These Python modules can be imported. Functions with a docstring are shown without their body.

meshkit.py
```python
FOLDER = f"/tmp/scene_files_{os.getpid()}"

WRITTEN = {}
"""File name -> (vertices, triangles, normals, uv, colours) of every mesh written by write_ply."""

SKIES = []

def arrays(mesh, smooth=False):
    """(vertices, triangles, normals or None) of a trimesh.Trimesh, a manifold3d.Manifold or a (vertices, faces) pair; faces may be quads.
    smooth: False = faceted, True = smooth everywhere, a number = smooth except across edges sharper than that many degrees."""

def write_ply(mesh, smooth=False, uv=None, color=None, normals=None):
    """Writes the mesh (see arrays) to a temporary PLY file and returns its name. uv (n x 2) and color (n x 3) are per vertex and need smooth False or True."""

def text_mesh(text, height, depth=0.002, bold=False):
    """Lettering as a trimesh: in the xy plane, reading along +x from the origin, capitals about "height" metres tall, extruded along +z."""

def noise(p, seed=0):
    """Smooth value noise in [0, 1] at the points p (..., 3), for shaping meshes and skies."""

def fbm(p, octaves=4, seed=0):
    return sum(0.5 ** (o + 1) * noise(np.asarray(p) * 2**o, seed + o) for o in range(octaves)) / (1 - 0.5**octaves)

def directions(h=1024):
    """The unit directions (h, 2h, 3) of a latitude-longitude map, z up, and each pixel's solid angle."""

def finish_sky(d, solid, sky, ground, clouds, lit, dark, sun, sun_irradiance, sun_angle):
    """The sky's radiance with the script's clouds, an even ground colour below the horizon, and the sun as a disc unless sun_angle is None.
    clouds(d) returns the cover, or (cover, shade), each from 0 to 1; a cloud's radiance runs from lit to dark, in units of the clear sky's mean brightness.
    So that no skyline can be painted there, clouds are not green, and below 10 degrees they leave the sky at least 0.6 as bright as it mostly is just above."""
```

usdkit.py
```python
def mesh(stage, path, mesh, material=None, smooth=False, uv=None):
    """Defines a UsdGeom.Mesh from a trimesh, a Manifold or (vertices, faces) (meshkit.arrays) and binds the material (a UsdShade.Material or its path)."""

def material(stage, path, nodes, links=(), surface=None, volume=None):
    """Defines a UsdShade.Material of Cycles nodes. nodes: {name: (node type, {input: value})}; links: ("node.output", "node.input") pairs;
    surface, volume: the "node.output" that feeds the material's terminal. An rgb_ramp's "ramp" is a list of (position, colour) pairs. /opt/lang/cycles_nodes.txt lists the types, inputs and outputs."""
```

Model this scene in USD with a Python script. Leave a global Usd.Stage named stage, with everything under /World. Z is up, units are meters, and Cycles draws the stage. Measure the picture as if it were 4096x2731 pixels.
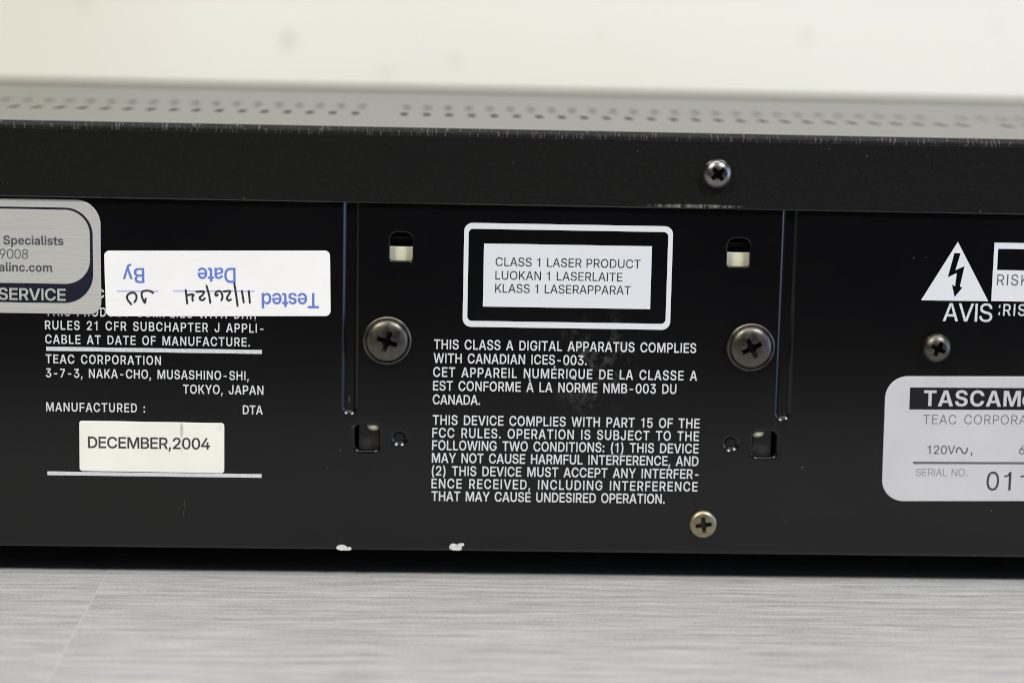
import math, glob, random
import numpy as np, trimesh, manifold3d as m3
from shapely.geometry import Polygon, Point, LineString
from shapely import affinity, union_all, box as sbox
from PIL import Image, ImageDraw, ImageFont
from pxr import Usd, UsdGeom, UsdLux, UsdShade, Sdf, Gf
import usdkit, meshkit

rng = np.random.default_rng(7)
random.seed(7)
stage = Usd.Stage.CreateInMemory()
UsdGeom.SetStageUpAxis(stage, UsdGeom.Tokens.z)
UsdGeom.SetStageMetersPerUnit(stage, 1.0)
UsdGeom.Xform.Define(stage, '/World')
UsdGeom.Scope.Define(stage, '/World/Looks')

MM = 0.001
GAP = 5.3            # height of the recorder above the table, mm
DIST = 374.43        # camera to rear panel, mm

# ------------------------------------------------------------------ camera
YAW, PITCH, ROLL = (math.radians(a) for a in (2.289, 8.650, 1.223))
cam = UsdGeom.Camera.Define(stage, '/World/camera')
fw = np.array([math.sin(YAW) * math.cos(PITCH), math.cos(YAW) * math.cos(PITCH), -math.sin(PITCH)])
rt0 = np.array([math.cos(YAW), -math.sin(YAW), 0.0])
up0 = np.cross(rt0, fw)
rt = rt0 * math.cos(ROLL) + up0 * math.sin(ROLL)
up = -rt0 * math.sin(ROLL) + up0 * math.cos(ROLL)
pos = np.array([0.0, -DIST, 97.528 + GAP]) * MM
M = Gf.Matrix4d(*rt, 0, *up, 0, *(-fw), 0, *pos, 1)
cam.AddTransformOp().Set(M)
cam.CreateHorizontalApertureAttr(36.0)
cam.CreateVerticalApertureAttr(36.0 * 682 / 1024)
cam.CreateFocalLengthAttr(71.275)
cam.CreateFStopAttr(11.0)
cam.CreateFocusDistanceAttr(0.3765)
cam.CreateClippingRangeAttr(Gf.Vec2f(0.01, 50))
cam.CreateExposureAttr(0.0)

# ------------------------------------------------------------------ lamps
def rect_lamp(name, at, to, w, h, color, power):
    l = UsdLux.RectLight.Define(stage, '/World/' + name)
    l.CreateWidthAttr(w); l.CreateHeightAttr(h)
    l.CreateColorAttr(Gf.Vec3f(*color)); l.CreateIntensityAttr(power)
    a, t = np.array(at, float), np.array(to, float)
    z = a - t; z /= np.linalg.norm(z)
    x = np.cross([0, 0, 1.0], z); x /= np.linalg.norm(x)
    y = np.cross(z, x)
    l.AddTransformOp().Set(Gf.Matrix4d(*x, 0, *y, 0, *z, 0, *a, 1))
    return l

rect_lamp('lamp_warm', (-0.80, -0.90, 1.40), (0, 0, 0.04), 0.40, 0.40, (1.0, 0.93, 0.80), 52.0)
rect_lamp('lamp_cool', (0.85, -0.90, 1.40), (0, 0, 0.04), 0.40, 0.40, (0.92, 0.955, 1.0), 56.5)
rect_lamp('lamp_overhead', (0.0, -0.22, 1.9), (0, -0.219, 0.0), 1.2, 0.6, (1.0, 0.98, 0.95), 4.8)
rect_lamp('lamp_window', (1.6, -0.30, 0.10), (0, 0, 0.06), 0.9, 1.2, (0.50, 0.68, 1.0), 3.2)
dome = UsdLux.DomeLight.Define(stage, '/World/room_light')
usdkit.material(stage, '/World/Looks/room_light', {'b': ('background_shader', {'color': (0.95, 0.97, 1.0), 'strength': 0.02})}, [], surface='b.background')
UsdShade.MaterialBindingAPI.Apply(dome.GetPrim()).Bind(UsdShade.Material.Get(stage, '/World/Looks/room_light'))

# ------------------------------------------------------------------ helpers
used = {}
def obj(name, mesh, mat, parent=None, smooth=False, label=None, cat=None, kind=None):
    base = str(parent.GetPath()) if parent is not None else '/World'
    k = used.get((base, name), 0); used[(base, name)] = k + 1
    path = f'{base}/{name}' + (f'_{k:03d}' if k else '')
    v, f, n = meshkit.arrays(mesh, False)
    tm = trimesh.Trimesh(np.asarray(v) * MM, f, process=False)
    o = usdkit.mesh(stage, path, tm, MAT[mat], smooth=smooth).GetPrim()
    if label: o.SetCustomDataByKey('label', label)
    if cat: o.SetCustomDataByKey('category', cat)
    if kind: o.SetCustomDataByKey('kind', kind)
    return o

def thing(name, label, cat, loc=(0, 0, 0)):
    x = UsdGeom.Xform.Define(stage, '/World/' + name)
    x.AddTranslateOp().Set(Gf.Vec3d(*[c * MM for c in loc]))
    x.GetPrim().SetCustomDataByKey('label', label)
    x.GetPrim().SetCustomDataByKey('category', cat)
    return x.GetPrim()

def polys(g):
    return [p for p in getattr(g, 'geoms', [g]) if p.geom_type == 'Polygon' and p.area > 1e-6]

FACE = np.array([[1, 0, 0, 0], [0, 0, -1, 0], [0, 1, 0, 0], [0, 0, 0, 1.0]])   # (x, z) drawing -> panel, depth towards the viewer
def plate(shape, back, front):
    """A flat shape in panel coordinates (x, z), standing from depth y=back to y=front (front < back, towards the viewer)."""
    parts = []
    for p in polys(shape):
        t = trimesh.creation.extrude_polygon(p, back - front, engine='earcut')
        t.apply_transform(FACE); t.apply_translation([0, back, 0]); parts.append(t)
    return trimesh.util.concatenate(parts)

def bevel_plate(shape, back, front, b):
    """As plate, with the front edge chamfered by b."""
    parts = [plate(shape, back, front + b)]
    for p in polys(shape):
        ring = np.array(p.exterior.coords)[:-1]
        inner = p.buffer(-b)
        rin = np.array([inner.exterior.interpolate(inner.exterior.project(Point(q))).coords[0] for q in ring])
        n = len(ring); i = np.arange(n); j = (i + 1) % n
        v = np.vstack([np.c_[ring[:, 0], np.full(n, front + b), ring[:, 1]], np.c_[rin[:, 0], np.full(n, front), rin[:, 1]]])
        f = np.vstack([np.c_[i, j, n + j], np.c_[i, n + j, n + i]])
        if not p.exterior.is_ccw: f = f[:, ::-1]
        tv, tf = trimesh.creation.triangulate_polygon(Polygon(rin), engine='earcut')
        cap = trimesh.Trimesh(np.c_[tv[:, 0], np.full(len(tv), front), tv[:, 1]], tf, process=False)
        parts += [trimesh.Trimesh(v, f, process=False), cap]
    return trimesh.util.concatenate(parts)

def rrect(x0, z0, x1, z1, r, q=10):
    """Rounded rectangle; r is one radius or (bottom left, bottom right, top right, top left)."""
    rr = (r,) * 4 if np.ndim(r) == 0 else r
    out = []
    for (cx, cz, a0), rad in zip(((x0, z0, 180), (x1, z0, 270), (x1, z1, 0), (x0, z1, 90)), rr):
        ox = cx + rad * (1 if cx == x0 else -1); oz = cz + rad * (1 if cz == z0 else -1)
        for k in range(q + 1):
            t = math.radians(a0 + 90 * k / q)
            out.append((ox + rad * math.cos(t), oz + rad * math.sin(t)))
    return Polygon(out)

FONT = ImageFont.truetype(glob.glob('/opt/blender-*/*/datafiles/fonts/Inter.woff2')[0], 110)
CAP = 110 * 0.727
glyphs = {}
def glyph(ch, weight):
    k = (ch, weight)
    if k not in glyphs and ch in 'I1':          # plain grotesque forms without serifs
        w = 0.127 * (weight / 400) ** 0.62
        if ch == 'I':
            glyphs[k] = (sbox(0.10, 0, 0.10 + w, 1), 0.20 + w)
        else:
            glyphs[k] = (union_all([sbox(0.36, 0, 0.36 + w, 1), Polygon([(0.36 + 0.01, 1), (0.36 + w, 1), (0.36 + w, 0.82), (0.12, 0.70), (0.12, 0.70 + w * 0.85), (0.27, 0.82)])]), 0.76)
    if k not in glyphs:
        FONT.set_variation_by_axes([26, weight])
        adv = FONT.getlength(ch)
        x0, y0, x1, y1 = FONT.getbbox(ch, anchor='ls')
        if x1 <= x0 or ch == ' ':
            glyphs[k] = (None, adv / CAP)
        else:
            im = Image.new('L', (x1 - x0 + 8, y1 - y0 + 8))
            ImageDraw.Draw(im).text((4 - x0, 4 - y0), ch, 255, FONT, anchor='ls')
            on = np.pad(np.asarray(im) > 127, ((0, 0), (1, 1))).astype(np.int8)
            d = np.diff(on, axis=1)
            rows, st = np.nonzero(d == 1); en = np.nonzero(d == -1)[1]
            g = union_all(sbox(st, -rows - 1, en, -rows)).buffer(0.8).buffer(-0.8).simplify(0.75)
            s = 1 / CAP
            glyphs[k] = (affinity.affine_transform(g, [s, 0, 0, s, (x0 - 4) * s, (4 - y0) * s]), adv / CAP)
    return glyphs[k]

def text(s, x0, x1, z, cap, weight=480, squeeze=0.93, slope=0.0, space=1.12, turn=False):
    """Lettering as a shape: baseline from (x0, z) to x1, capitals cap mm tall, letter spacing fitted to the width. turn: upside down, reading from x0 leftwards to x1."""
    width = abs(x1 - x0)
    k = cap * squeeze
    G = [glyph(c, weight) for c in s]
    adv = [g[1] * k * (space if g[0] is None else 1) for g in G]
    left = G[0][0].bounds[0] * k; right = adv[-1] - G[-1][0].bounds[2] * k
    natural = sum(adv) - left - right
    if len(s) == 1:
        k *= width / natural; track = 0; left = G[0][0].bounds[0] * k; adv = [0]
    else:
        track = (width - natural) / (len(s) - 1)
    x, out = -left, []
    for g, a in zip(G, adv):
        if g[0] is not None:
            out.append(affinity.affine_transform(g[0], [k, 0, 0, cap, x, 0]))
        x += a + track
    sh = union_all(out)
    if turn: sh = affinity.rotate(sh, 180, origin=(0, 0))
    if slope: sh = affinity.rotate(sh, math.degrees(math.atan(slope)), origin=(0, 0))
    return affinity.translate(sh, x0, z)

def box3(x0, y0, z0, x1, y1, z1):
    b = trimesh.creation.box([x1 - x0, y1 - y0, z1 - z0]); b.apply_translation([(x0 + x1) / 2, (y0 + y1) / 2, (z0 + z1) / 2]); return b

def rounded_box(x0, y0, z0, x1, y1, z1, r, seg=10):
    s = []
    for x in (x0 + r, x1 - r):
        for y in (y0 + r, y1 - r):
            for z in (z0 + r, z1 - r):
                s.append(m3.Manifold.sphere(r, seg).translate([x, y, z]))
    return m3.Manifold.batch_hull(s)

# ------------------------------------------------------------------ materials
MAT = {}
def mat(name, nodes, links=(), surface='p.BSDF'):
    MAT[name] = usdkit.material(stage, '/World/Looks/' + name, nodes, list(links), surface=surface)

def plain(name, color, rough=0.5, metal=0.0, spec=0.5, **kw):
    mat(name, {'p': ('principled_bsdf', {'base_color': color, 'roughness': rough, 'metallic': metal, 'specular_ior_level': spec, **kw})})

def ellipse_mask(tag, c, r, soft=1.0):
    """Nodes for a soft ellipsoid at c with radii r (mm); output tag_m.result is 1 inside, 0 outside."""
    n = {f'{tag}_s': ('vector_math', {'math_type': 'subtract', 'vector2': tuple(x * MM for x in c)}),
         f'{tag}_d': ('vector_math', {'math_type': 'divide', 'vector2': tuple(x * MM for x in r)}),
         f'{tag}_l': ('vector_math', {'math_type': 'length'}),
         f'{tag}_m': ('map_range', {'range_type': 'smoothstep', 'from_min': 1.0, 'from_max': 1.0 - soft, 'to_min': 0.0, 'to_max': 1.0, 'clamp': True})}
    l = [('geo.position', f'{tag}_s.vector1'), (f'{tag}_s.vector', f'{tag}_d.vector1'), (f'{tag}_d.vector', f'{tag}_l.vector1'), (f'{tag}_l.value', f'{tag}_m.value')]
    return n, l

# black lacquered steel of the rear panel: very fine horizontal grain, a smudge of dried dirt, dust specks
n1, l1 = ellipse_mask('smu', (30.5, 0, 36 + GAP), (9.5, 60, 12.5), 0.75)
SCUFF = [(-46.0, 8.6, 0.10, 1.5), (-46.2, 6.9, 0.16, 0.7), (-16.9, 19.4, 0.35, 0.3), (-19.3, 15.7, 0.3, 0.22), (67.8, 6.6, 0.45, 0.14), (92.2, 57.6, 0.2, 0.2), (84.6, 20.6, 0.35, 0.12), (-15.3, 29.0, 0.28, 0.9), (32.5, 37.5, 0.3, 0.55), (-14.6, 23.9, 0.4, 0.3)]
scn, scl, last = {}, [], None
for i, (x, z, a, b) in enumerate(SCUFF):
    n_, l_ = ellipse_mask(f'q{i}', (x, 0, z + GAP), (a, 60, b), 0.9); scn.update(n_); scl += l_
    if last is None: last = f'q{i}_m.result'
    else:
        scn[f'qm{i}'] = ('math', {'math_type': 'maximum'}); scl += [(last, f'qm{i}.value1'), (f'q{i}_m.result', f'qm{i}.value2')]; last = f'qm{i}.value'
scn['qk'] = ('math', {'math_type': 'multiply', 'value2': 0.5}); scl += [(last, 'qk.value1'), ('qk.value', 'c4.fac'), ('c2.result', 'c4.a')]
scn['c4'] = ('mix_color', {'b': (0.10, 0.095, 0.09)})
mat('panel_paint', {
    **scn,
    'geo': ('geometry', {}),
    'mp': ('mapping', {'scale': (60, 60, 5200)}),
    'gr': ('noise_texture', {'scale': 1.0, 'detail': 2}),
    'bp': ('bump', {'strength': 0.10, 'distance': 0.00003}),
    **n1,
    'sn': ('noise_texture', {'scale': 240, 'detail': 8, 'roughness': 0.72, 'distortion': 0.15}),
    'sr': ('map_range', {'from_min': 0.50, 'from_max': 0.74, 'to_min': 0.0, 'to_max': 1.0, 'clamp': True}),
    'sm': ('math', {'math_type': 'multiply'}),
    'vo': ('voronoi_texture', {'scale': 150}),
    'vr': ('map_range', {'from_min': 0.035, 'from_max': 0.015, 'to_min': 0.0, 'to_max': 1.0, 'clamp': True}),
    'vb': ('rgb_to_bw', {}),
    'vt': ('math', {'math_type': 'greater_than', 'value2': 0.66}),
    'vm': ('math', {'math_type': 'multiply'}),
    'dn': ('noise_texture', {'scale': 26, 'detail': 4}),
    'dr': ('rgb_ramp', {'ramp': [(0.3, (0.0018, 0.0018, 0.0024)), (0.7, (0.0032, 0.0032, 0.0039))]}),
    'c1': ('mix_color', {'b': (0.10, 0.097, 0.092)}),
    'c2': ('mix_color', {'b': (0.11, 0.105, 0.10)}),
    'p': ('principled_bsdf', {'roughness': 0.23, 'specular_ior_level': 0.45})},
    l1 + scl + [('geo.position', 'mp.vector'), ('mp.vector', 'gr.vector'), ('gr.fac', 'bp.height'), ('bp.normal', 'p.normal'),
     ('geo.position', 'sn.vector'), ('sn.fac', 'sr.value'), ('sr.result', 'sm.value1'), ('smu_m.result', 'sm.value2'),
     ('geo.position', 'vo.vector'), ('vo.distance', 'vr.value'), ('vo.color', 'vb.color'), ('vb.val', 'vt.value1'), ('vt.value', 'vm.value1'), ('vr.result', 'vm.value2'),
     ('geo.position', 'dn.vector'), ('dn.fac', 'dr.fac'), ('dr.color', 'c1.a'), ('sm.value', 'c1.fac'),
     ('c1.result', 'c2.a'), ('vm.value', 'c2.fac'), ('c4.result', 'p.base_color')])

# black wrinkle/powder coat of the cover, rubbed along part of the flange's lower edge
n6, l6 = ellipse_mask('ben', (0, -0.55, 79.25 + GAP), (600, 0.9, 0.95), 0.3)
n2, l2 = ellipse_mask('rub', (48.3, 0, 66.5 + GAP), (10.5, 60, 0.42), 0.5)
mat('cover_paint', {
    'geo': ('geometry', {}),
    'n': ('noise_texture', {'scale': 2600, 'detail': 3, 'roughness': 0.6}),
    'nb': ('noise_texture', {'scale': 900, 'detail': 2}),
    'ad': ('math', {'math_type': 'add'}),
    'bp': ('bump', {'strength': 0.15, 'distance': 0.00006}),
    **n2, **n6,
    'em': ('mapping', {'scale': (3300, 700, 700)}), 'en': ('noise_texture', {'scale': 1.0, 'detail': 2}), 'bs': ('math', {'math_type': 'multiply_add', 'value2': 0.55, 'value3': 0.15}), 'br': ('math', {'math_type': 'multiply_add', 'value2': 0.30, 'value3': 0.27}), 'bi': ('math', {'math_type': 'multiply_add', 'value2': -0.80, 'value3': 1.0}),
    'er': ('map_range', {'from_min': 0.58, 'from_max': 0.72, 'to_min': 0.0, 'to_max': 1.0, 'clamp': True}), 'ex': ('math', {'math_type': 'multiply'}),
    'c3': ('mix_color', {'b': (0.085, 0.083, 0.08)}),  # lighter dashes along the bend: glints of light painted into the colour
    'rm': ('mapping', {'scale': (1400, 1400, 500)}),
    'rn': ('noise_texture', {'scale': 1.0, 'detail': 3}),
    'rr': ('map_range', {'from_min': 0.40, 'from_max': 0.62, 'to_min': 0.0, 'to_max': 1.0, 'clamp': True}),
    'rx': ('math', {'math_type': 'multiply'}),
    'vo': ('voronoi_texture', {'scale': 260}),
    'vr': ('map_range', {'from_min': 0.05, 'from_max': 0.02, 'to_min': 0.0, 'to_max': 0.8, 'clamp': True}),
    'vb': ('rgb_to_bw', {}),
    'vt': ('math', {'math_type': 'greater_than', 'value2': 0.68}),
    'vm': ('math', {'math_type': 'multiply'}),
    'dr': ('rgb_ramp', {'ramp': [(0.3, (0.003, 0.003, 0.003)), (0.7, (0.010, 0.0098, 0.0095))]}),
    'c1': ('mix_color', {'b': (0.20, 0.195, 0.185)}),
    'c2': ('mix_color', {'b': (0.12, 0.118, 0.115)}),
    'p': ('principled_bsdf', {'distribution': 'multi_ggx', 'roughness': 0.27, 'specular_ior_level': 1.0})},
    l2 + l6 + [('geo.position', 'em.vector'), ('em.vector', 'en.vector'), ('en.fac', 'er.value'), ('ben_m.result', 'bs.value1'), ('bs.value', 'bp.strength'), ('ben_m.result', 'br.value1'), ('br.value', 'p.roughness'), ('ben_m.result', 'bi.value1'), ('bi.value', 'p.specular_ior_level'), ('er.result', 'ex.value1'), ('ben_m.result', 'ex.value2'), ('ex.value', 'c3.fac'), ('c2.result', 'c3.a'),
     ('geo.position', 'n.vector'), ('geo.position', 'nb.vector'), ('n.fac', 'ad.value1'), ('nb.fac', 'ad.value2'), ('ad.value', 'bp.height'), ('bp.normal', 'p.normal'),
     ('geo.position', 'rm.vector'), ('rm.vector', 'rn.vector'), ('rn.fac', 'rr.value'), ('rr.result', 'rx.value1'), ('rub_m.result', 'rx.value2'),
     ('geo.position', 'vo.vector'), ('vo.distance', 'vr.value'), ('vo.color', 'vb.color'), ('vb.val', 'vt.value1'), ('vt.value', 'vm.value1'), ('vr.result', 'vm.value2'),
     ('n.fac', 'dr.fac'), ('dr.color', 'c1.a'), ('rx.value', 'c1.fac'), ('c1.result', 'c2.a'), ('vm.value', 'c2.fac'), ('c3.result', 'p.base_color')])

plain('dark_inside', (0.012, 0.012, 0.013), 0.7)
plain('bracket_grey', (0.03, 0.03, 0.032), 0.45)
plain('front_panel_paint', (0.10, 0.088, 0.058), 0.5)
plain('foot_rubber', (0.015, 0.015, 0.015), 0.8)
mat('print_white', {'geo': ('geometry', {}), 'n': ('noise_texture', {'scale': 1500, 'detail': 3}),
    'r': ('rgb_ramp', {'ramp': [(0.3, (0.52, 0.53, 0.56)), (0.7, (0.68, 0.69, 0.72))]}), 'p': ('principled_bsdf', {'roughness': 0.55})},
    [('geo.position', 'n.vector'), ('n.fac', 'r.fac'), ('r.color', 'p.base_color')])
plain('print_block', (0.68, 0.70, 0.75), 0.5)
plain('print_grey', (0.09, 0.09, 0.10), 0.5)
plain('print_dark', (0.035, 0.035, 0.04), 0.5)
plain('print_black', (0.009, 0.009, 0.012), 0.5, spec=0.25)
plain('print_pale_grey', (0.20, 0.20, 0.21), 0.5)
plain('print_soft_grey', (0.11, 0.11, 0.12), 0.5)
plain('navy_ink', (0.008, 0.010, 0.022), 0.5, spec=0.25)
plain('slate_ink', (0.07, 0.075, 0.09), 0.5)
plain('blue_ink', (0.115, 0.195, 0.60), 0.55)
plain('pale_blue_ink', (0.46, 0.47, 0.82), 0.55)
plain('pen_ink', (0.022, 0.022, 0.026), 0.5)
mat('chip_white', {'geo': ('geometry', {}), 'n': ('noise_texture', {'scale': 1800, 'detail': 4}), 'r': ('rgb_ramp', {'ramp': [(0.3, (0.42, 0.415, 0.41)), (0.55, (0.68, 0.675, 0.67))]}), 'p': ('principled_bsdf', {'roughness': 0.6})},
    [('geo.position', 'n.vector'), ('n.fac', 'r.fac'), ('r.color', 'p.base_color')])
def paper(name, a, b, scale=70, rough=0.5, **extra):
    mat(name, {'geo': ('geometry', {}), 'n': ('noise_texture', {'scale': scale, 'detail': 5, 'roughness': 0.6}),
        'r': ('rgb_ramp', {'ramp': [(0.35, a), (0.65, b)]}), 'n2': ('noise_texture', {'scale': 900, 'detail': 2}), 'bp': ('bump', {'strength': 0.15, 'distance': 0.00005}),
        'p': ('principled_bsdf', {'roughness': rough, **extra})},
        [('geo.position', 'n.vector'), ('n.fac', 'r.fac'), ('r.color', 'p.base_color'), ('geo.position', 'n2.vector'), ('n2.fac', 'bp.height'), ('bp.normal', 'p.normal')])
paper('sticker_white', (0.84, 0.84, 0.85), (0.88, 0.88, 0.885))
paper('sticker_silver', (0.50, 0.50, 0.53), (0.57, 0.57, 0.595), 45, 0.4)
# cream date sticker with a thin grey dirt streak
n3, l3 = ellipse_mask('st1', (-46.5, 0, 22.9 + GAP), (0.42, 60, 1.9), 0.6)
n4, l4 = ellipse_mask('st2', (-46.55, 0, 20.2 + GAP), (0.26, 60, 2.6), 0.8)
n5, l5 = ellipse_mask('st3', (-39.4, 0, 23.2 + GAP), (0.7, 60, 1.2), 1.0)
mat('sticker_cream', {'geo': ('geometry', {}), **n3, **n4, **n5, 'n': ('noise_texture', {'scale': 90, 'detail': 4}),
    'r': ('rgb_ramp', {'ramp': [(0.35, (0.80, 0.79, 0.72)), (0.65, (0.85, 0.84, 0.78))]}),
    'a': ('math', {'math_type': 'multiply', 'value2': 0.6}), 'b': ('math', {'math_type': 'multiply', 'value2': 0.3}), 'd': ('math', {'math_type': 'multiply', 'value2': 0.2}),
    'c1': ('mix_color', {'b': (0.30, 0.29, 0.24)}), 'c2': ('mix_color', {'b': (0.35, 0.34, 0.30)}), 'c3': ('mix_color', {'b': (0.35, 0.33, 0.22)}),
    'p': ('principled_bsdf', {'roughness': 0.5})},
    l3 + l4 + l5 + [('geo.position', 'n.vector'), ('n.fac', 'r.fac'), ('r.color', 'c1.a'), ('st1_m.result', 'a.value1'), ('a.value', 'c1.fac'),
     ('c1.result', 'c2.a'), ('st2_m.result', 'b.value1'), ('b.value', 'c2.fac'), ('c2.result', 'c3.a'), ('st3_m.result', 'd.value1'), ('d.value', 'c3.fac'), ('c3.result', 'p.base_color')])
# brushed silver foil of the service sticker
mat('foil_silver', {'geo': ('geometry', {}), 'mp': ('mapping', {'scale': (45, 45, 2600)}), 'n': ('noise_texture', {'scale': 1.0, 'detail': 4}),
    'r': ('rgb_ramp', {'ramp': [(0.3, (0.49, 0.49, 0.472)), (0.7, (0.565, 0.565, 0.545))]}), 'bp': ('bump', {'strength': 0.2, 'distance': 0.00004}),
    'p': ('principled_bsdf', {'roughness': 0.45, 'metallic': 0.25})},
    [('geo.position', 'mp.vector'), ('mp.vector', 'n.vector'), ('n.fac', 'r.fac'), ('r.color', 'p.base_color'), ('n.fac', 'bp.height'), ('bp.normal', 'p.normal')])
def screw_metal(name, a, b, rough):
    mat(name, {'geo': ('geometry', {}), 'n': ('noise_texture', {'scale': 700, 'detail': 4}), 'r': ('rgb_ramp', {'ramp': [(0.3, a), (0.7, b)]}),
        'q': ('map_range', {'from_min': 0.3, 'from_max': 0.7, 'to_min': rough - 0.06, 'to_max': rough + 0.08}), 'bp': ('bump', {'strength': 0.12, 'distance': 0.00005}),
        'p': ('principled_bsdf', {'metallic': 1.0})},
        [('geo.position', 'n.vector'), ('n.fac', 'r.fac'), ('r.color', 'p.base_color'), ('n.fac', 'q.value'), ('q.result', 'p.roughness'), ('n.fac', 'bp.height'), ('bp.normal', 'p.normal')])
screw_metal('screw_black', (0.10, 0.093, 0.082), (0.145, 0.135, 0.118), 0.38)
screw_metal('screw_nickel', (0.19, 0.183, 0.175), (0.26, 0.25, 0.24), 0.30)
screw_metal('screw_zinc', (0.30, 0.262, 0.175), (0.38, 0.34, 0.24), 0.40)
paper('nylon_cream', (0.66, 0.63, 0.47), (0.72, 0.70, 0.56), 200, 0.4)
# brushed grey laminate of the table: streaks along x
def laminate(name, shift, dark, light):
    mat(name, {'geo': ('geometry', {}),
        'm1': ('mapping', {'scale': (38, 560, 1), 'location': (shift, shift * 3.1, 0)}), 'n1': ('noise_texture', {'scale': 1.0, 'detail': 3, 'roughness': 0.55}),
        'm2': ('mapping', {'scale': (130, 1700, 1), 'location': (shift * 2, shift, 0)}), 'n2': ('noise_texture', {'scale': 1.0, 'detail': 3, 'roughness': 0.6}),
        'n3': ('noise_texture', {'scale': 1800, 'detail': 2}),
        'x1': ('mix_float', {'fac': 0.45}), 'x2': ('mix_float', {'fac': 0.22}),
        'r': ('rgb_ramp', {'ramp': [(0.30, dark), (0.5, tuple((d + l) / 2 for d, l in zip(dark, light))), (0.70, light)]}),
        'bp': ('bump', {'strength': 0.15, 'distance': 0.00006}),
        'p': ('principled_bsdf', {'roughness': 0.48, 'specular_ior_level': 0.35})},
        [('geo.position', 'm1.vector'), ('m1.vector', 'n1.vector'), ('geo.position', 'm2.vector'), ('m2.vector', 'n2.vector'), ('geo.position', 'n3.vector'),
         ('n1.fac', 'x1.a'), ('n2.fac', 'x1.b'), ('x1.result', 'x2.a'), ('n3.fac', 'x2.b'), ('x2.result', 'r.fac'), ('r.color', 'p.base_color'), ('x1.result', 'bp.height'), ('bp.normal', 'p.normal')])
laminate('laminate', 0.0, (0.165, 0.165, 0.167), (0.50, 0.50, 0.50))
laminate('laminate_left', 3.7, (0.17, 0.17, 0.172), (0.50, 0.50, 0.50))
plain('seam_filler', (0.43, 0.415, 0.395), 0.6)
# cream wall with faint round stains
WALL_Y = 300.0
nodes, links, last = {'geo': ('geometry', {}), 'n': ('noise_texture', {'scale': 4, 'detail': 4}), 'r': ('rgb_ramp', {'ramp': [(0.35, (0.785, 0.765, 0.685)), (0.65, (0.83, 0.815, 0.75))]})}, [('geo.position', 'n.vector'), ('n.fac', 'r.fac')], 'r.color'
STAINS = [(-48.6, 93.7, 5.0, 0.30), (5.9, 87.8, 4.0, 0.14), (122.5, 98.2, 3.6, 0.16), (-114.6, 104.3, 5.0, 0.14), (-16.4, 83.3, 4.0, 0.14), (53.6, 96.5, 3.5, 0.08), (185.0, 103.4, 4.0, 0.08), (-75, 112, 4, 0.1), (90, 118, 5, 0.12)]
WIDE = [(-135, 110, 75, 0.30)]
for i, (x, z, r, k) in enumerate(STAINS):
    a, b = ellipse_mask(f's{i}', (x, WALL_Y, z + GAP), (r, 60, r * 1.1), 0.9)
    nodes.update(a); links += b
    nodes[f'k{i}'] = ('math', {'math_type': 'multiply', 'value2': k}); nodes[f'c{i}'] = ('mix_color', {'b': (0.42, 0.41, 0.33)})
    links += [(f's{i}_m.result', f'k{i}.value1'), (f'k{i}.value', f'c{i}.fac'), (last, f'c{i}.a')]; last = f'c{i}.result'
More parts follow.
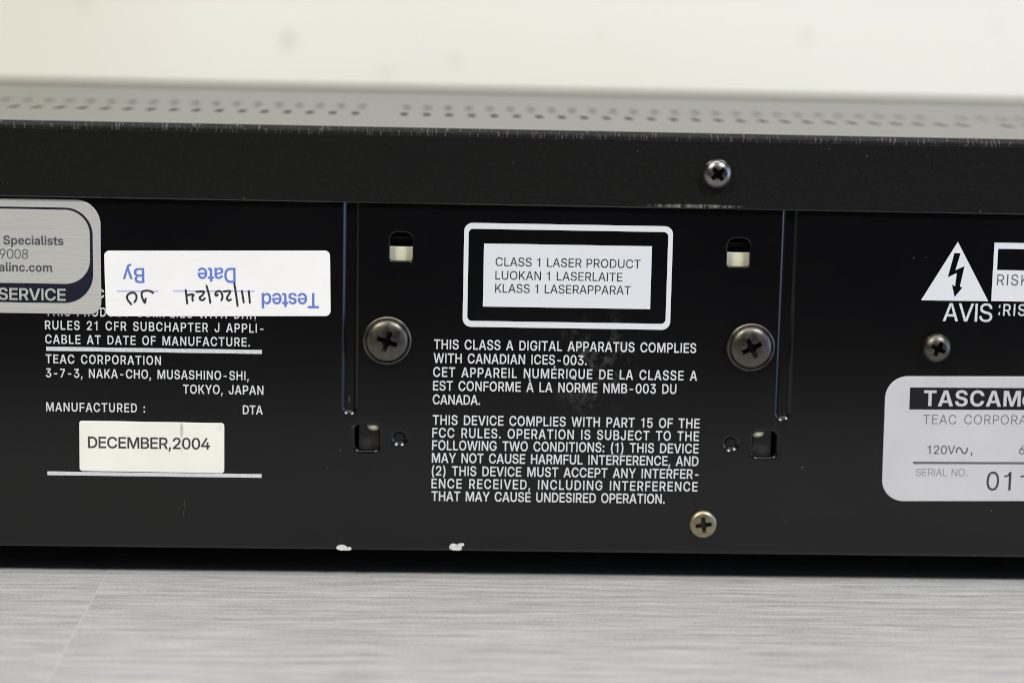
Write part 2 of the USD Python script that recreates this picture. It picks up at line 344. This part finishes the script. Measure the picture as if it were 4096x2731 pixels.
for i, (x, z, r, k) in enumerate(WIDE):     # a broad patch, darker and yellower
    a, b = ellipse_mask(f'w{i}', (x, WALL_Y, z + GAP), (r, 60, r), 1.0)
    nodes.update(a); links += b
    nodes[f'wk{i}'] = ('math', {'math_type': 'multiply', 'value2': k}); nodes[f'wc{i}'] = ('mix_color', {'b': (0.60, 0.565, 0.44)})
    links += [(f'w{i}_m.result', f'wk{i}.value1'), (f'wk{i}.value', f'wc{i}.fac'), (last, f'wc{i}.a')]; last = f'wc{i}.result'
nodes['p'] = ('principled_bsdf', {'roughness': 0.6, 'specular_ior_level': 0.3}); links.append((last, 'p.base_color'))
mat('wall_paint', nodes, links)

# ------------------------------------------------------------------ the setting: wall and table
obj('wall', box3(-1500, WALL_Y, -300, 1500, WALL_Y + 40, 1500), 'wall_paint', kind='structure', label='cream white wall with faint round stains behind the recorder', cat='wall')

table = thing('table', 'brushed grey laminate table top with a pale seam, under the recorder', 'table')
T0, T1 = -180.0, 292.0
def board(x_at, side):
    (xa, xb) = x_at
    if side < 0: pts = [(-800, T0), (xa, T0), (xb, T1), (-800, T1)]
    else: pts = [(xa, T0), (330, T0), (330, T1), (xb, T1)]
    t = trimesh.creation.extrude_polygon(Polygon(pts), 22, engine='earcut'); t.apply_translation([0, 0, -22]); return t
seam = lambda y: -60.95 - 0.0165 * y
obj('table_board', board((seam(T0) - 0.13, seam(T1) - 0.13), -1), 'laminate_left', table)
obj('table_board', board((seam(T0) + 0.13, seam(T1) + 0.13), 1), 'laminate', table)
fill = trimesh.creation.extrude_polygon(Polygon([(seam(T0) - 0.12, T0 + .5), (seam(T0) + 0.12, T0 + .5), (seam(T1) + 0.12, T1 - .5), (seam(T1) - 0.12, T1 - .5)]), 20, engine='earcut'); fill.apply_translation([0, 0, -20.04])
obj('seam_filler', fill, 'seam_filler', table)

# ------------------------------------------------------------------ the recorder
HALF, DEEP, TALL = 215.0, 236.0, 80.0
rec = thing('rack_recorder', 'black rack mounted compact disc recorder seen from its rear panel', 'recorder', (0, 0, GAP))

# rear panel: flat sheet with embossed grooves, dimples, lipped openings; bent round at its foot
def ring_loft(shape, steps, cap):
    """Loft from a shape's outline into the panel. steps: (inset, depth)."""
    rings = []
    for ins, dep in steps:
        s = shape if ins == 0 else shape.buffer(-ins, quad_segs=12)
        L = s.exterior
        base = np.array(shape.exterior.coords)[:-1]
        if ins == 0: p = base
        else:
            p = np.array([L.interpolate(L.project(Point(q))).coords[0] for q in base])
        rings.append(np.c_[p[:, 0], np.full(len(p), dep), p[:, 1]])
    n = len(rings[0]); v = np.vstack(rings); f = []
    i = np.arange(n); j = (i + 1) % n
    for k in range(len(rings) - 1):
        a, b = k * n, (k + 1) * n
        f += [np.c_[a + i, a + j, b + j], np.c_[a + i, b + j, b + i]]
    t = [trimesh.Trimesh(v, np.vstack(f), process=False)]
    if cap:
        tv, tf = trimesh.creation.triangulate_polygon(Polygon(rings[-1][:, [0, 2]]), engine='earcut')
        t.append(trimesh.Trimesh(np.c_[tv[:, 0], np.full(len(tv), steps[-1][1]), tv[:, 1]], tf, process=False))
    return t
S = lambda w, d: [(w * t, d * t ** 1.35) for t in np.linspace(0, 1, 10)]
def fillet(r, thick): return [(r * (1 - math.cos(t)), r * math.sin(t)) for t in np.linspace(0, math.pi / 2, 7)][:-1] + [(r, r), (r + 0.01, thick)]
def fillet(r, thick):
    out = [(r * math.sin(t), r * (1 - math.cos(t))) for t in np.linspace(0, math.pi / 2 - 0.05, 7)]
    return out + [(r + 0.02, thick)]
features, shapes = [], []
for x0, x1 in ((-16.86, -13.62), (64.80, 68.05)):
    g = rrect(x0, 26.0, x1, 72.0, (1.55, 1.55, 0.4, 0.4), 12)
    shapes.append(g); features += ring_loft(g, S(0.85, 0.65), True)
for x, z in ((-5.81, 21.79), (56.84, 21.57)):
    g = Polygon([(x + 1.72 * math.cos(t), z + 1.72 * math.sin(t)) for t in np.linspace(0, 2 * math.pi, 48, endpoint=False)])
    shapes.append(g); features += ring_loft(g, S(0.85, 0.62), True)
for x, z in ((-11.90, 21.82), (63.22, 21.51)):
    g = rrect(x - 2.85, z - 3.0, x + 2.85, z + 3.0, 1.6, 10)
    shapes.append(g); features += ring_loft(g, fillet(0.62, 1.2), False)
for x, z in ((-5.94, 57.92), (56.93, 57.90)):
    g = rrect(x - 2.42, z - 2.95, x + 2.42, z + 2.95, (0.85, 0.85, 1.75, 1.75), 8)
    shapes.append(g); features += ring_loft(g, fillet(0.30, 1.1), False)
front = Polygon([(-HALF, 1.0), (HALF, 1.0), (HALF, TALL - 1.2), (-HALF, TALL - 1.2)], [list(s.exterior.coords)[:-1] for s in shapes])
tv, tf = trimesh.creation.triangulate_polygon(front, engine='earcut')
sheet = [trimesh.Trimesh(np.c_[tv[:, 0], np.zeros(len(tv)), tv[:, 1]], tf, process=False)]
arc = [(1 - math.cos(t), 1 - math.sin(t)) for t in np.linspace(0, math.pi / 2, 7)] + [(6.0, 0.0)]
bv = np.array([(x, y, z) for y, z in arc for x in (-HALF, HALF)]); bf = []
for k in range(len(arc) - 1):
    a = 2 * k; bf += [(a, a + 2, a + 3), (a, a + 3, a + 1)]
sheet.append(trimesh.Trimesh(bv, bf, process=False))
pm = trimesh.util.concatenate(sheet + features)
pm.merge_vertices(digits_vertex=5)
trimesh.repair.fix_winding(pm)
fn = pm.face_normals; big = np.argmax(pm.area_faces)
if fn[big][1] > 0: pm.invert()
panel = obj('rear_panel', pm, 'panel_paint', rec, smooth=40)

# top cover: perforated sheet bent over into the rear flange
slots = []
for yc, start, pitch in ((57.5, -6.6, 4.77), (96.0, -6.6, 4.77)):
    xs = [start + pitch * k for k in range(26)] + [-16.9 - pitch * k for k in range(26)] + [start + 25 * pitch + 9.7 + pitch * k for k in range(16)]
    for x in xs:
        slots.append(rrect(x - 0.82, yc - 5.6, x + 0.82, yc + 5.6, 0.6, 4))
sheet = Polygon([(-HALF - 1, 0.42), (HALF + 1, 0.42), (HALF + 1, DEEP), (-HALF - 1, DEEP)], [list(s.exterior.coords)[:-1] for s in slots])
top = trimesh.creation.extrude_polygon(sheet, 0.8, engine='earcut'); top.apply_translation([0, 0, TALL - 0.8])
prof = [(-0.03, 66.0), (-0.62, 66.0), (-0.82, 66.2)]
prof += [(0.42 - 1.24 * math.cos(t), 78.76 + 1.24 * math.sin(t)) for t in np.linspace(0, math.pi / 2, 12)]
prof += [(0.42, 79.2)] + [(0.42 - 0.45 * math.cos(t), 78.75 + 0.45 * math.sin(t)) for t in np.linspace(math.pi / 2, 0, 6)][1:]
bend = trimesh.creation.extrude_polygon(Polygon(prof), 2 * HALF + 2, engine='earcut')
# drawing (y, z), extruded along x
bend.apply_transform(np.array([[0, 0, 1, -HALF - 1], [1, 0, 0, 0], [0, 1, 0, 0], [0, 0, 0, 1.0]]))
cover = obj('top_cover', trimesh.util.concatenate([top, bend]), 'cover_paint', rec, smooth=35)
obj('side_cover', box3(-HALF - 1, 0.5, 0.2, -HALF - 0.2, DEEP, TALL - 0.85), 'cover_paint', rec)
obj('side_cover', box3(HALF + 0.2, 0.5, 0.2, HALF + 1, DEEP, TALL - 0.85), 'cover_paint', rec)
obj('bottom_plate', box3(-HALF, 5.9, 0.05, HALF, DEEP, 1.0), 'dark_inside', rec)
obj('front_panel', rounded_box(-241, DEEP + 0.1, -0.5, 241, DEEP + 8, TALL + 0.9, 0.6), 'front_panel_paint', rec, smooth=40)
for x in (-165, 165):
    for y in (38, 200):
        f = trimesh.creation.revolve(np.array([[0, 0], [10, 0], [11, 0.8], [11.5, GAP], [0, GAP]]), sections=32)
        f.apply_translation([x, y, -GAP + 0.02]); obj('foot', f, 'foot_rubber', rec, smooth=30)

# screws
def phillips(r, profile, cross, angle, depth):
    body = m3.CrossSection([np.array(profile, float)]).revolve(72)
    arm_l, arm_w = cross
    cut = m3.Manifold()
    for k in (0, 90):
        lo = m3.CrossSection([np.array([(-arm_l * .45, -arm_w * .30), (arm_l * .45, -arm_w * .30), (arm_l * .45, arm_w * .30), (-arm_l * .45, arm_w * .30)])])
        hi = m3.CrossSection([np.array([(-arm_l, -arm_w * .5), (arm_l, -arm_w * .5), (arm_l, arm_w * .5), (-arm_l, arm_w * .5)])])
        top_ = max(p[1] for p in profile) + 0.1
        a = m3.Manifold.extrude(hi, 0.02).translate([0, 0, top_]); b = m3.Manifold.extrude(lo, 0.02).translate([0, 0, top_ - depth])
        cut = cut + m3.Manifold.batch_hull([a, b]).rotate([0, 0, k])
    core = m3.Manifold.cylinder(depth, arm_w * .4, arm_w * 1.0, 20).translate([0, 0, max(p[1] for p in profile) + 0.1 - depth])
    body = body - (cut + core).rotate([0, 0, angle])
    m = body.to_mesh(); v = m.vert_properties[:, :3]
    return trimesh.Trimesh(np.c_[v[:, 0], -v[:, 2], v[:, 1]], m.tri_verts, process=False)   # axis towards the viewer
def dome(r0, r1, h0, h1, n=12):
    """profile points of a shallow dome from radius r0 at height h0 to the axis at height h1"""
    return [(r0 * math.cos(t), h0 + (h1 - h0) * math.sin(t)) for t in np.linspace(0, math.pi / 2, n)]
big_prof = [(0, -1), (4.40, -1), (4.55, 0.15), (4.52, 0.75), (4.28, 0.98), (4.08, 0.98), (3.98, 0.86), (3.90, 0.92)] + [(3.86 * math.cos(t), 0.92 + 1.15 * math.sin(t)) for t in np.linspace(0.05, math.pi / 2, 16)]
pan_prof = [(0, -1), (2.70, -1), (2.74, 0.3)] + [(2.74 * math.cos(t) ** 0.75 if math.cos(t) > 1e-6 else 0.0, 0.3 + 1.75 * math.sin(t)) for t in np.linspace(0.08, math.pi / 2, 18)]
flat_prof = [(0, -1), (2.66, -1), (2.68, 0.55), (2.60, 0.85), (2.40, 1.12), (2.1, 1.28), (1.6, 1.38), (0.8, 1.44), (0, 1.45)]
SCREWS = [('screw', -8.32, 40.39, 0, big_prof, (2.10, 0.92), -19, 'screw_black', 'dark large headed Phillips screw left of the printed notices'),
          ('screw', 59.80, 40.19, 0, big_prof, (2.10, 0.92), 27, 'screw_black', 'dark large headed Phillips screw beside the right groove'),
          ('screw', 52.15, 72.63, -0.82, pan_prof, (1.55, 0.80), 40, 'screw_nickel', 'shiny domed Phillips screw in the cover flange'),
          ('screw', 94.97, 40.59, 0, pan_prof, (1.55, 0.80), -26, 'screw_black', 'small dark Phillips screw above the rating sticker'),
          ('screw', 52.01, 6.09, 0, flat_prof, (1.62, 0.80), 8, 'screw_zinc', 'yellowish zinc Phillips screw near the bottom edge')]
for nm, x, z, y, pr, cross, ang, mt, lab in SCREWS:
    s = phillips(1, pr, cross, ang, 2.5); s.apply_translation([x, y, z])
    obj(nm, s, mt, rec, smooth=32, label=lab)

# cream nylon blocks and dark brackets seen through the openings
for x, z in ((-5.94, 57.92), (56.93, 57.90)):
    obj('nylon_block', rounded_box(x - 2.9, 1.5, z - 5.5, x + 2.9, 3.9, z - 0.12, 0.25), 'nylon_cream', rec, smooth=40)
    obj('inner_bracket', box3(x - 6, 4.0, z + 0.0, x + 6, 5.0, z + 1.55), 'bracket_grey', rec)
for x, z, s in ((-11.90, 21.82, 1), (63.22, 21.51, -1)):
    x0, x1 = sorted((x - s * 1.55, x + s * 6))
    obj('inner_bracket', box3(x0, 2.2, z - 6, x1, 3.2, z + 6), 'bracket_grey', rec)
    t = trimesh.creation.icosphere(3, 1.0); t.apply_scale([1.35, 1.0, 0.95]); t.apply_translation([x + s * 1.3, 1.45, z + 2.12])
    obj('nylon_tip', t, 'nylon_cream', rec, smooth=True)
obj('inner_shelf', box3(-HALF + 2, 12, 1.1, HALF - 2, 13, 76), 'dark_inside', rec)

# ------------------------------------------------------------------ printing on the rear panel
PB, PF = 0.05, -0.025
def put(parent, name, shape, mt, back=PB, front=PF, label=None):
    return obj(name, plate(shape, back, front), mt, parent, label=label)
LINES = [  # text, x0, x1, baseline, capitals
    ("THIS PRODUCT COMPLIES WITH DHH", -71.50, -32.72, 44.0, 1.69),
    ("RULES 21 CFR SUBCHAPTER J APPLI-", -71.62, -31.33, 41.43, 1.69),
    ("CABLE AT DATE OF MANUFACTURE.", -71.62, -33.81, 38.80, 1.69),
    ("TEAC CORPORATION", -71.58, -50.29, 35.09, 1.69),
    ("3-7-3, NAKA-CHO, MUSASHINO-SHI,", -71.58, -34.02, 32.46, 1.69),
    ("TOKYO, JAPAN", -46.24, -31.30, 29.75, 1.72),
    ("MANUFACTURED :", -71.62, -53.29, 26.06, 1.69),
    ("DTA", -35.12, -31.43, 26.0, 1.69),
    ("THIS CLASS A DIGITAL APPARATUS COMPLIES", 0.39, 49.60, 38.86, 1.85),
    ("WITH CANADIAN ICES-003.", 0.35, 29.05, 36.25, 1.85),
    ("CET APPAREIL NUMÉRIQUE DE LA CLASSE A", 0.33, 49.94, 33.62, 1.85),
    ("EST CONFORME À LA NORME NMB-003 DU", 0.33, 46.11, 31.02, 1.85),
    ("CANADA.", 0.33, 9.23, 28.40, 1.85),
    ("THIS DEVICE COMPLIES WITH PART 15 OF THE", 0.38, 50.74, 24.50, 1.86),
    ("FCC RULES. OPERATION IS SUBJECT TO THE", 0.33, 50.72, 22.05, 1.86),
    ("FOLLOWING TWO CONDITIONS: (1) THIS DEVICE", 0.33, 50.72, 19.66, 1.86),
    ("MAY NOT CAUSE HARMFUL INTERFERENCE, AND", 0.33, 50.77, 17.24, 1.86),
    ("(2) THIS DEVICE MUST ACCEPT ANY INTERFER-", 0.36, 50.86, 14.76, 1.86),
    ("ENCE RECEIVED, INCLUDING INTERFERENCE", 0.33, 50.78, 12.31, 1.86),
    ("THAT MAY CAUSE UNDESIRED OPERATION.", 0.38, 44.61, 9.88, 1.86),
    ("C", -62.20, -60.66, 47.42, 1.69)]
for s, x0, x1, z, cap in LINES:
    put(panel, 'printed_line', text(s, x0, x1, z, cap, 600, 0.80, space=1.5), 'print_white')
put(panel, 'printed_line', text("AVIS", 95.95, 105.32, 45.65, 3.42, 480, 0.95), 'print_white')
colon = union_all([sbox(106.50, 46.95, 106.76, 47.5), sbox(106.50, 48.35, 106.76, 48.9)])
put(panel, 'printed_line', colon.union(text("RIS", 107.34, 111.65, 46.88, 2.21, 560, 0.88)), 'print_white')
put(panel, 'printed_rule', sbox(-71.48, 37.46, -31.58, 38.22), 'print_white')
put(panel, 'printed_rule', sbox(-71.56, 13.91, -31.58, 14.62), 'print_white')
# laser notice: rounded frame and white block with dark words
frame = rrect(5.67, 43.17, 44.52, 62.60, 1.55).difference(rrect(6.52, 44.30, 43.64, 61.50, 0.85))
put(panel, 'notice_frame', frame, 'print_block', label='white rounded frame printed round the laser notice')
blk = put(panel, 'notice_block', sbox(9.39, 47.02, 40.67, 58.82), 'print_block', label='white block printed with the laser class words')
for s, x0, x1, z in (("CLASS 1 LASER PRODUCT", 11.61, 38.63, 54.66), ("LUOKAN 1 LASERLAITE", 11.61, 35.31, 52.14), ("KLASS 1 LASERAPPARAT", 11.61, 36.94, 49.70)):
    put(panel, 'notice_words', text(s, x0, x1, z, 1.62, 460, 0.95), 'print_dark', -0.01, -0.045)
# warning triangle with an arrowed flash, and the box beside it
bolt = Polygon([(97.48, 58.53), (98.66, 58.50), (97.87, 55.31), (99.55, 56.1), (98.87, 52.25), (99.35, 52.05), (97.97, 50.20), (97.34, 52.60), (97.95, 52.30), (98.14, 54.78), (96.48, 53.95)])
put(panel, 'warning_triangle', Polygon([(98.04, 60.65), (91.65, 49.53), (104.40, 49.56)]).difference(bolt), 'print_block', label='white warning triangle with a dark arrowed flash')
put(panel, 'warning_box', sbox(104.96, 49.6, 122.0, 60.63).difference(sbox(105.72, 55.48, 121.2, 59.48)), 'print_block', label='white warning box with a dark field, cut by the picture edge')
put(panel, 'notice_words', text("RISK", 105.86, 111.82, 52.64, 2.04, 400, 0.9), 'print_grey', -0.01, -0.045)

# ------------------------------------------------------------------ stickers
def sticker(name, shape, mt, label, thick=0.12):
    return obj(name, bevel_plate(shape, 0.03, -thick, 0.05), mt, rec, smooth=30, label=label)
def quad(pts, r):
    return Polygon(pts).buffer(-r, join_style=2).buffer(r, quad_segs=10)

st = sticker('date_sticker', quad([(-65.52, 24.36), (-38.58, 24.26), (-38.59, 14.70), (-65.53, 14.80)], 0.55), 'sticker_cream', 'cream sticker printed with the month and year of manufacture')
put(st, 'printed_words', text("DECEMBER,2004", -63.9, -41.22, 19.22, 2.16, 580, 0.97), 'print_dark', -0.08, -0.15)

st = sticker('tested_sticker', quad([(-60.64, 56.26), (-19.10, 57.00), (-18.87, 44.76), (-60.36, 44.06)], 1.0), 'sticker_white', 'white test sticker stuck upside down, blue print and pen date', 0.14)
SL = 0.0158
for s, x0, x1, z, cap in (("Tested", -21.11, -31.67, 49.07, 2.84), ("Date", -36.49, -43.46, 53.53, 2.83), ("By", -53.28, -57.22, 53.20, 2.79)):
    put(st, 'printed_words', text(s, x0, x1, z, cap, 600, 0.9, slope=SL, turn=True), 'blue_ink', -0.10, -0.165)
for x0, z0, x1, z1 in ((-58.28, 48.83, -50.75, 48.95), (-47.94, 49.02, -32.96, 49.24)):
    put(st, 'writing_rule', LineString([(x0, z0), (x1, z1)]).buffer(0.13, cap_style=2), 'pale_blue_ink', -0.10, -0.16)
PEN = [[[-33.83, 47.07], [-34.04, 49.2]], [[-34.96, 47.1], [-35.3, 49.22]], [[-36.1, 46.45], [-36.3, 47.98], [-36.69, 50.61]], [[-37.33, 47.61], [-37.68, 47.43], [-38.02, 47.6], [-38.02, 48.02], [-37.47, 49.14], [-38.64, 49.08]], [[-39.08, 47.45], [-38.88, 48.08], [-39.12, 48.91], [-39.53, 49.15], [-40.01, 48.96], [-40.22, 48.54], [-40.01, 48.27], [-39.76, 48.48]], [[-41.14, 46.95], [-41.38, 48.45], [-41.82, 50.08]], [[-42.14, 47.74], [-42.55, 47.39], [-43.03, 47.59], [-43.06, 47.94], [-42.62, 48.29], [-42.34, 48.99], [-43.71, 48.94]], [[-44.36, 47.29], [-44.43, 47.92], [-44.19, 48.34], [-44.67, 48.43], [-45.5, 48.22]], [[-45.39, 46.75], [-45.52, 47.97], [-45.66, 49.21]], [[-55.71, 46.44], [-56.32, 47.24], [-56.45, 47.86], [-56.1, 48.35], [-55.35, 48.61], [-54.81, 48.23], [-54.74, 47.47], [-55.09, 46.84]], [[-51.68, 48.63], [-52.34, 48.97], [-53.23, 48.95], [-53.71, 48.67], [-53.71, 47.83], [-53.2, 46.76], [-53.03, 47.5]]]
def spline(p):
    p = np.array(p, float)
    if len(p) < 3: return p
    q = np.vstack([2 * p[0] - p[1], p, 2 * p[-1] - p[-2]]); out = []
    for i in range(1, len(q) - 2):
        for t in np.linspace(0, 1, 6, endpoint=False):
            a, b, c, d = q[i - 1:i + 3]
            out.append(0.5 * (2 * b + (c - a) * t + (2 * a - 5 * b + 4 * c - d) * t * t + (3 * b - a - 3 * c + d) * t ** 3))
    return np.vstack([out, p[-1]])
pen = union_all([LineString(spline(p)).buffer(0.185, quad_segs=4) for p in PEN])
put(st, 'pen_writing', pen, 'pen_ink', -0.10, -0.18, label='black pen writing, upside down')

st = sticker('service_sticker', rrect(-112, 44.42, -61.22, 65.62, (2.1, 2.1, 4.6, 4.6), 12), 'foil_silver', 'brushed silver service sticker with navy border, cut by the picture edge', 0.22)
bo = rrect(-110.5, 46.45, -62.64, 64.10, (5.4, 5.4, 5.0, 5.0), 12).difference(rrect(-109.5, 50.02, -63.16, 63.72, (4.6, 4.6, 4.5, 4.5), 12))
words = text("SERVICE", -80.03, -67.68, 46.86, 2.24, 650, 1.0)
put(st, 'navy_border', bo.difference(words), 'navy_ink', -0.16, -0.24)
for s, x0, x1, z, cap, w in (("Specialists", -78.96, -67.99, 57.13, 1.64, 700), ("9008", -79.66, -74.48, 54.54, 1.75, 320), ("alinc.com", -79.83, -70.13, 52.16, 1.64, 700)):
    put(st, 'printed_words', text(s, x0, x1, z, cap, w, 0.95, slope=0.004), 'slate_ink', -0.16, -0.25)

rs = affinity.rotate(rrect(85.85, 10.90, 150, 35.0, 4.2, 14), 0.75, origin=(86, 23))
st = sticker('rating_sticker', rs, 'sticker_silver', 'silver grey rating sticker with maker name and serial number, cut by the picture edge', 0.14)
tilt = lambda g: affinity.rotate(g, 0.55, origin=(93, 26))
bar = tilt(sbox(90.48, 28.76, 140, 32.96))
tas = text("TASCAM", 93.1, 111.68, 29.40, 3.05, 720, 0.99, slope=0.009)
logo = affinity.translate(Point(0, 0).buffer(1.35).difference(Point(0.35, 0).buffer(0.75)), 113.3, 30.75)
put(st, 'name_bar', bar.difference(tas).difference(logo), 'print_black', -0.10, -0.165)
for s, x0, x1, z, cap, w, m_ in (("TEAC", 93.22, 99.54, 25.99, 1.75, 300, 'print_soft_grey'), ("CORPORA", 101.1, 113.05, 26.07, 1.75, 300, 'print_soft_grey'),
        ("120V", 94.35, 99.63, 20.20, 1.63, 440, 'print_grey'), ("60Hz", 111.95, 117.6, 20.38, 1.66, 380, 'print_grey'), ("SERIAL NO.", 92.37, 102.2, 15.93, 1.39, 300, 'print_pale_grey'),
        ("0", 106.04, 108.43, 13.30, 3.55, 420, 'print_dark')):
    put(st, 'printed_words', text(s, x0, x1, z, cap, w, 0.98, slope=0.009), m_, -0.10, -0.165)
ones = union_all([affinity.affine_transform(glyph('1', 420)[0], [3.5, 0, 0, 3.55, x, 13.34]) for x in (109.0, 112.1, 115.2)])
put(st, 'printed_words', ones, 'print_dark', -0.10, -0.165)
til = LineString(spline([(99.88, 20.55), (100.02, 21.25), (100.40, 21.50), (100.78, 21.15), (101.1, 20.62), (101.5, 20.38), (101.85, 20.75), (101.97, 21.4)])).buffer(0.13, quad_segs=4)
put(st, 'printed_words', til.union(sbox(102.72, 20.0, 102.94, 20.6)), 'print_grey', -0.10, -0.165)
put(st, 'printed_rule', tilt(sbox(91.64, 18.25, 140, 18.67)), 'print_soft_grey', -0.10, -0.165)

# paint chips on the panel's lower edge
c1 = union_all([affinity.scale(Point(-16.45, 0.62).buffer(1, quad_segs=5), 0.95, 0.58), affinity.scale(Point(-15.55, 0.35).buffer(1, quad_segs=5), 0.9, 0.36), Point(-14.95, 0.52).buffer(0.28, quad_segs=4)])
c2 = union_all([affinity.scale(Point(4.75, 1.0).buffer(1, quad_segs=5), 0.88, 0.66), affinity.scale(Point(5.5, 0.75).buffer(1, quad_segs=5), 0.8, 0.5), affinity.scale(Point(6.15, 1.42).buffer(1, quad_segs=5), 0.6, 0.36)])
for c in (c1, c2):
    p = c.simplify(0.03)
    co = np.array(p.exterior.coords)[:-1]; co += rng.normal(0, 0.035, co.shape)
    co[:, 1] = np.maximum(co[:, 1], 0.05)
    obj('paint_chip', plate(Polygon(co).buffer(0), 0.12, -0.03), 'chip_white', rec, label='bare white chip in the black paint at the lower edge')
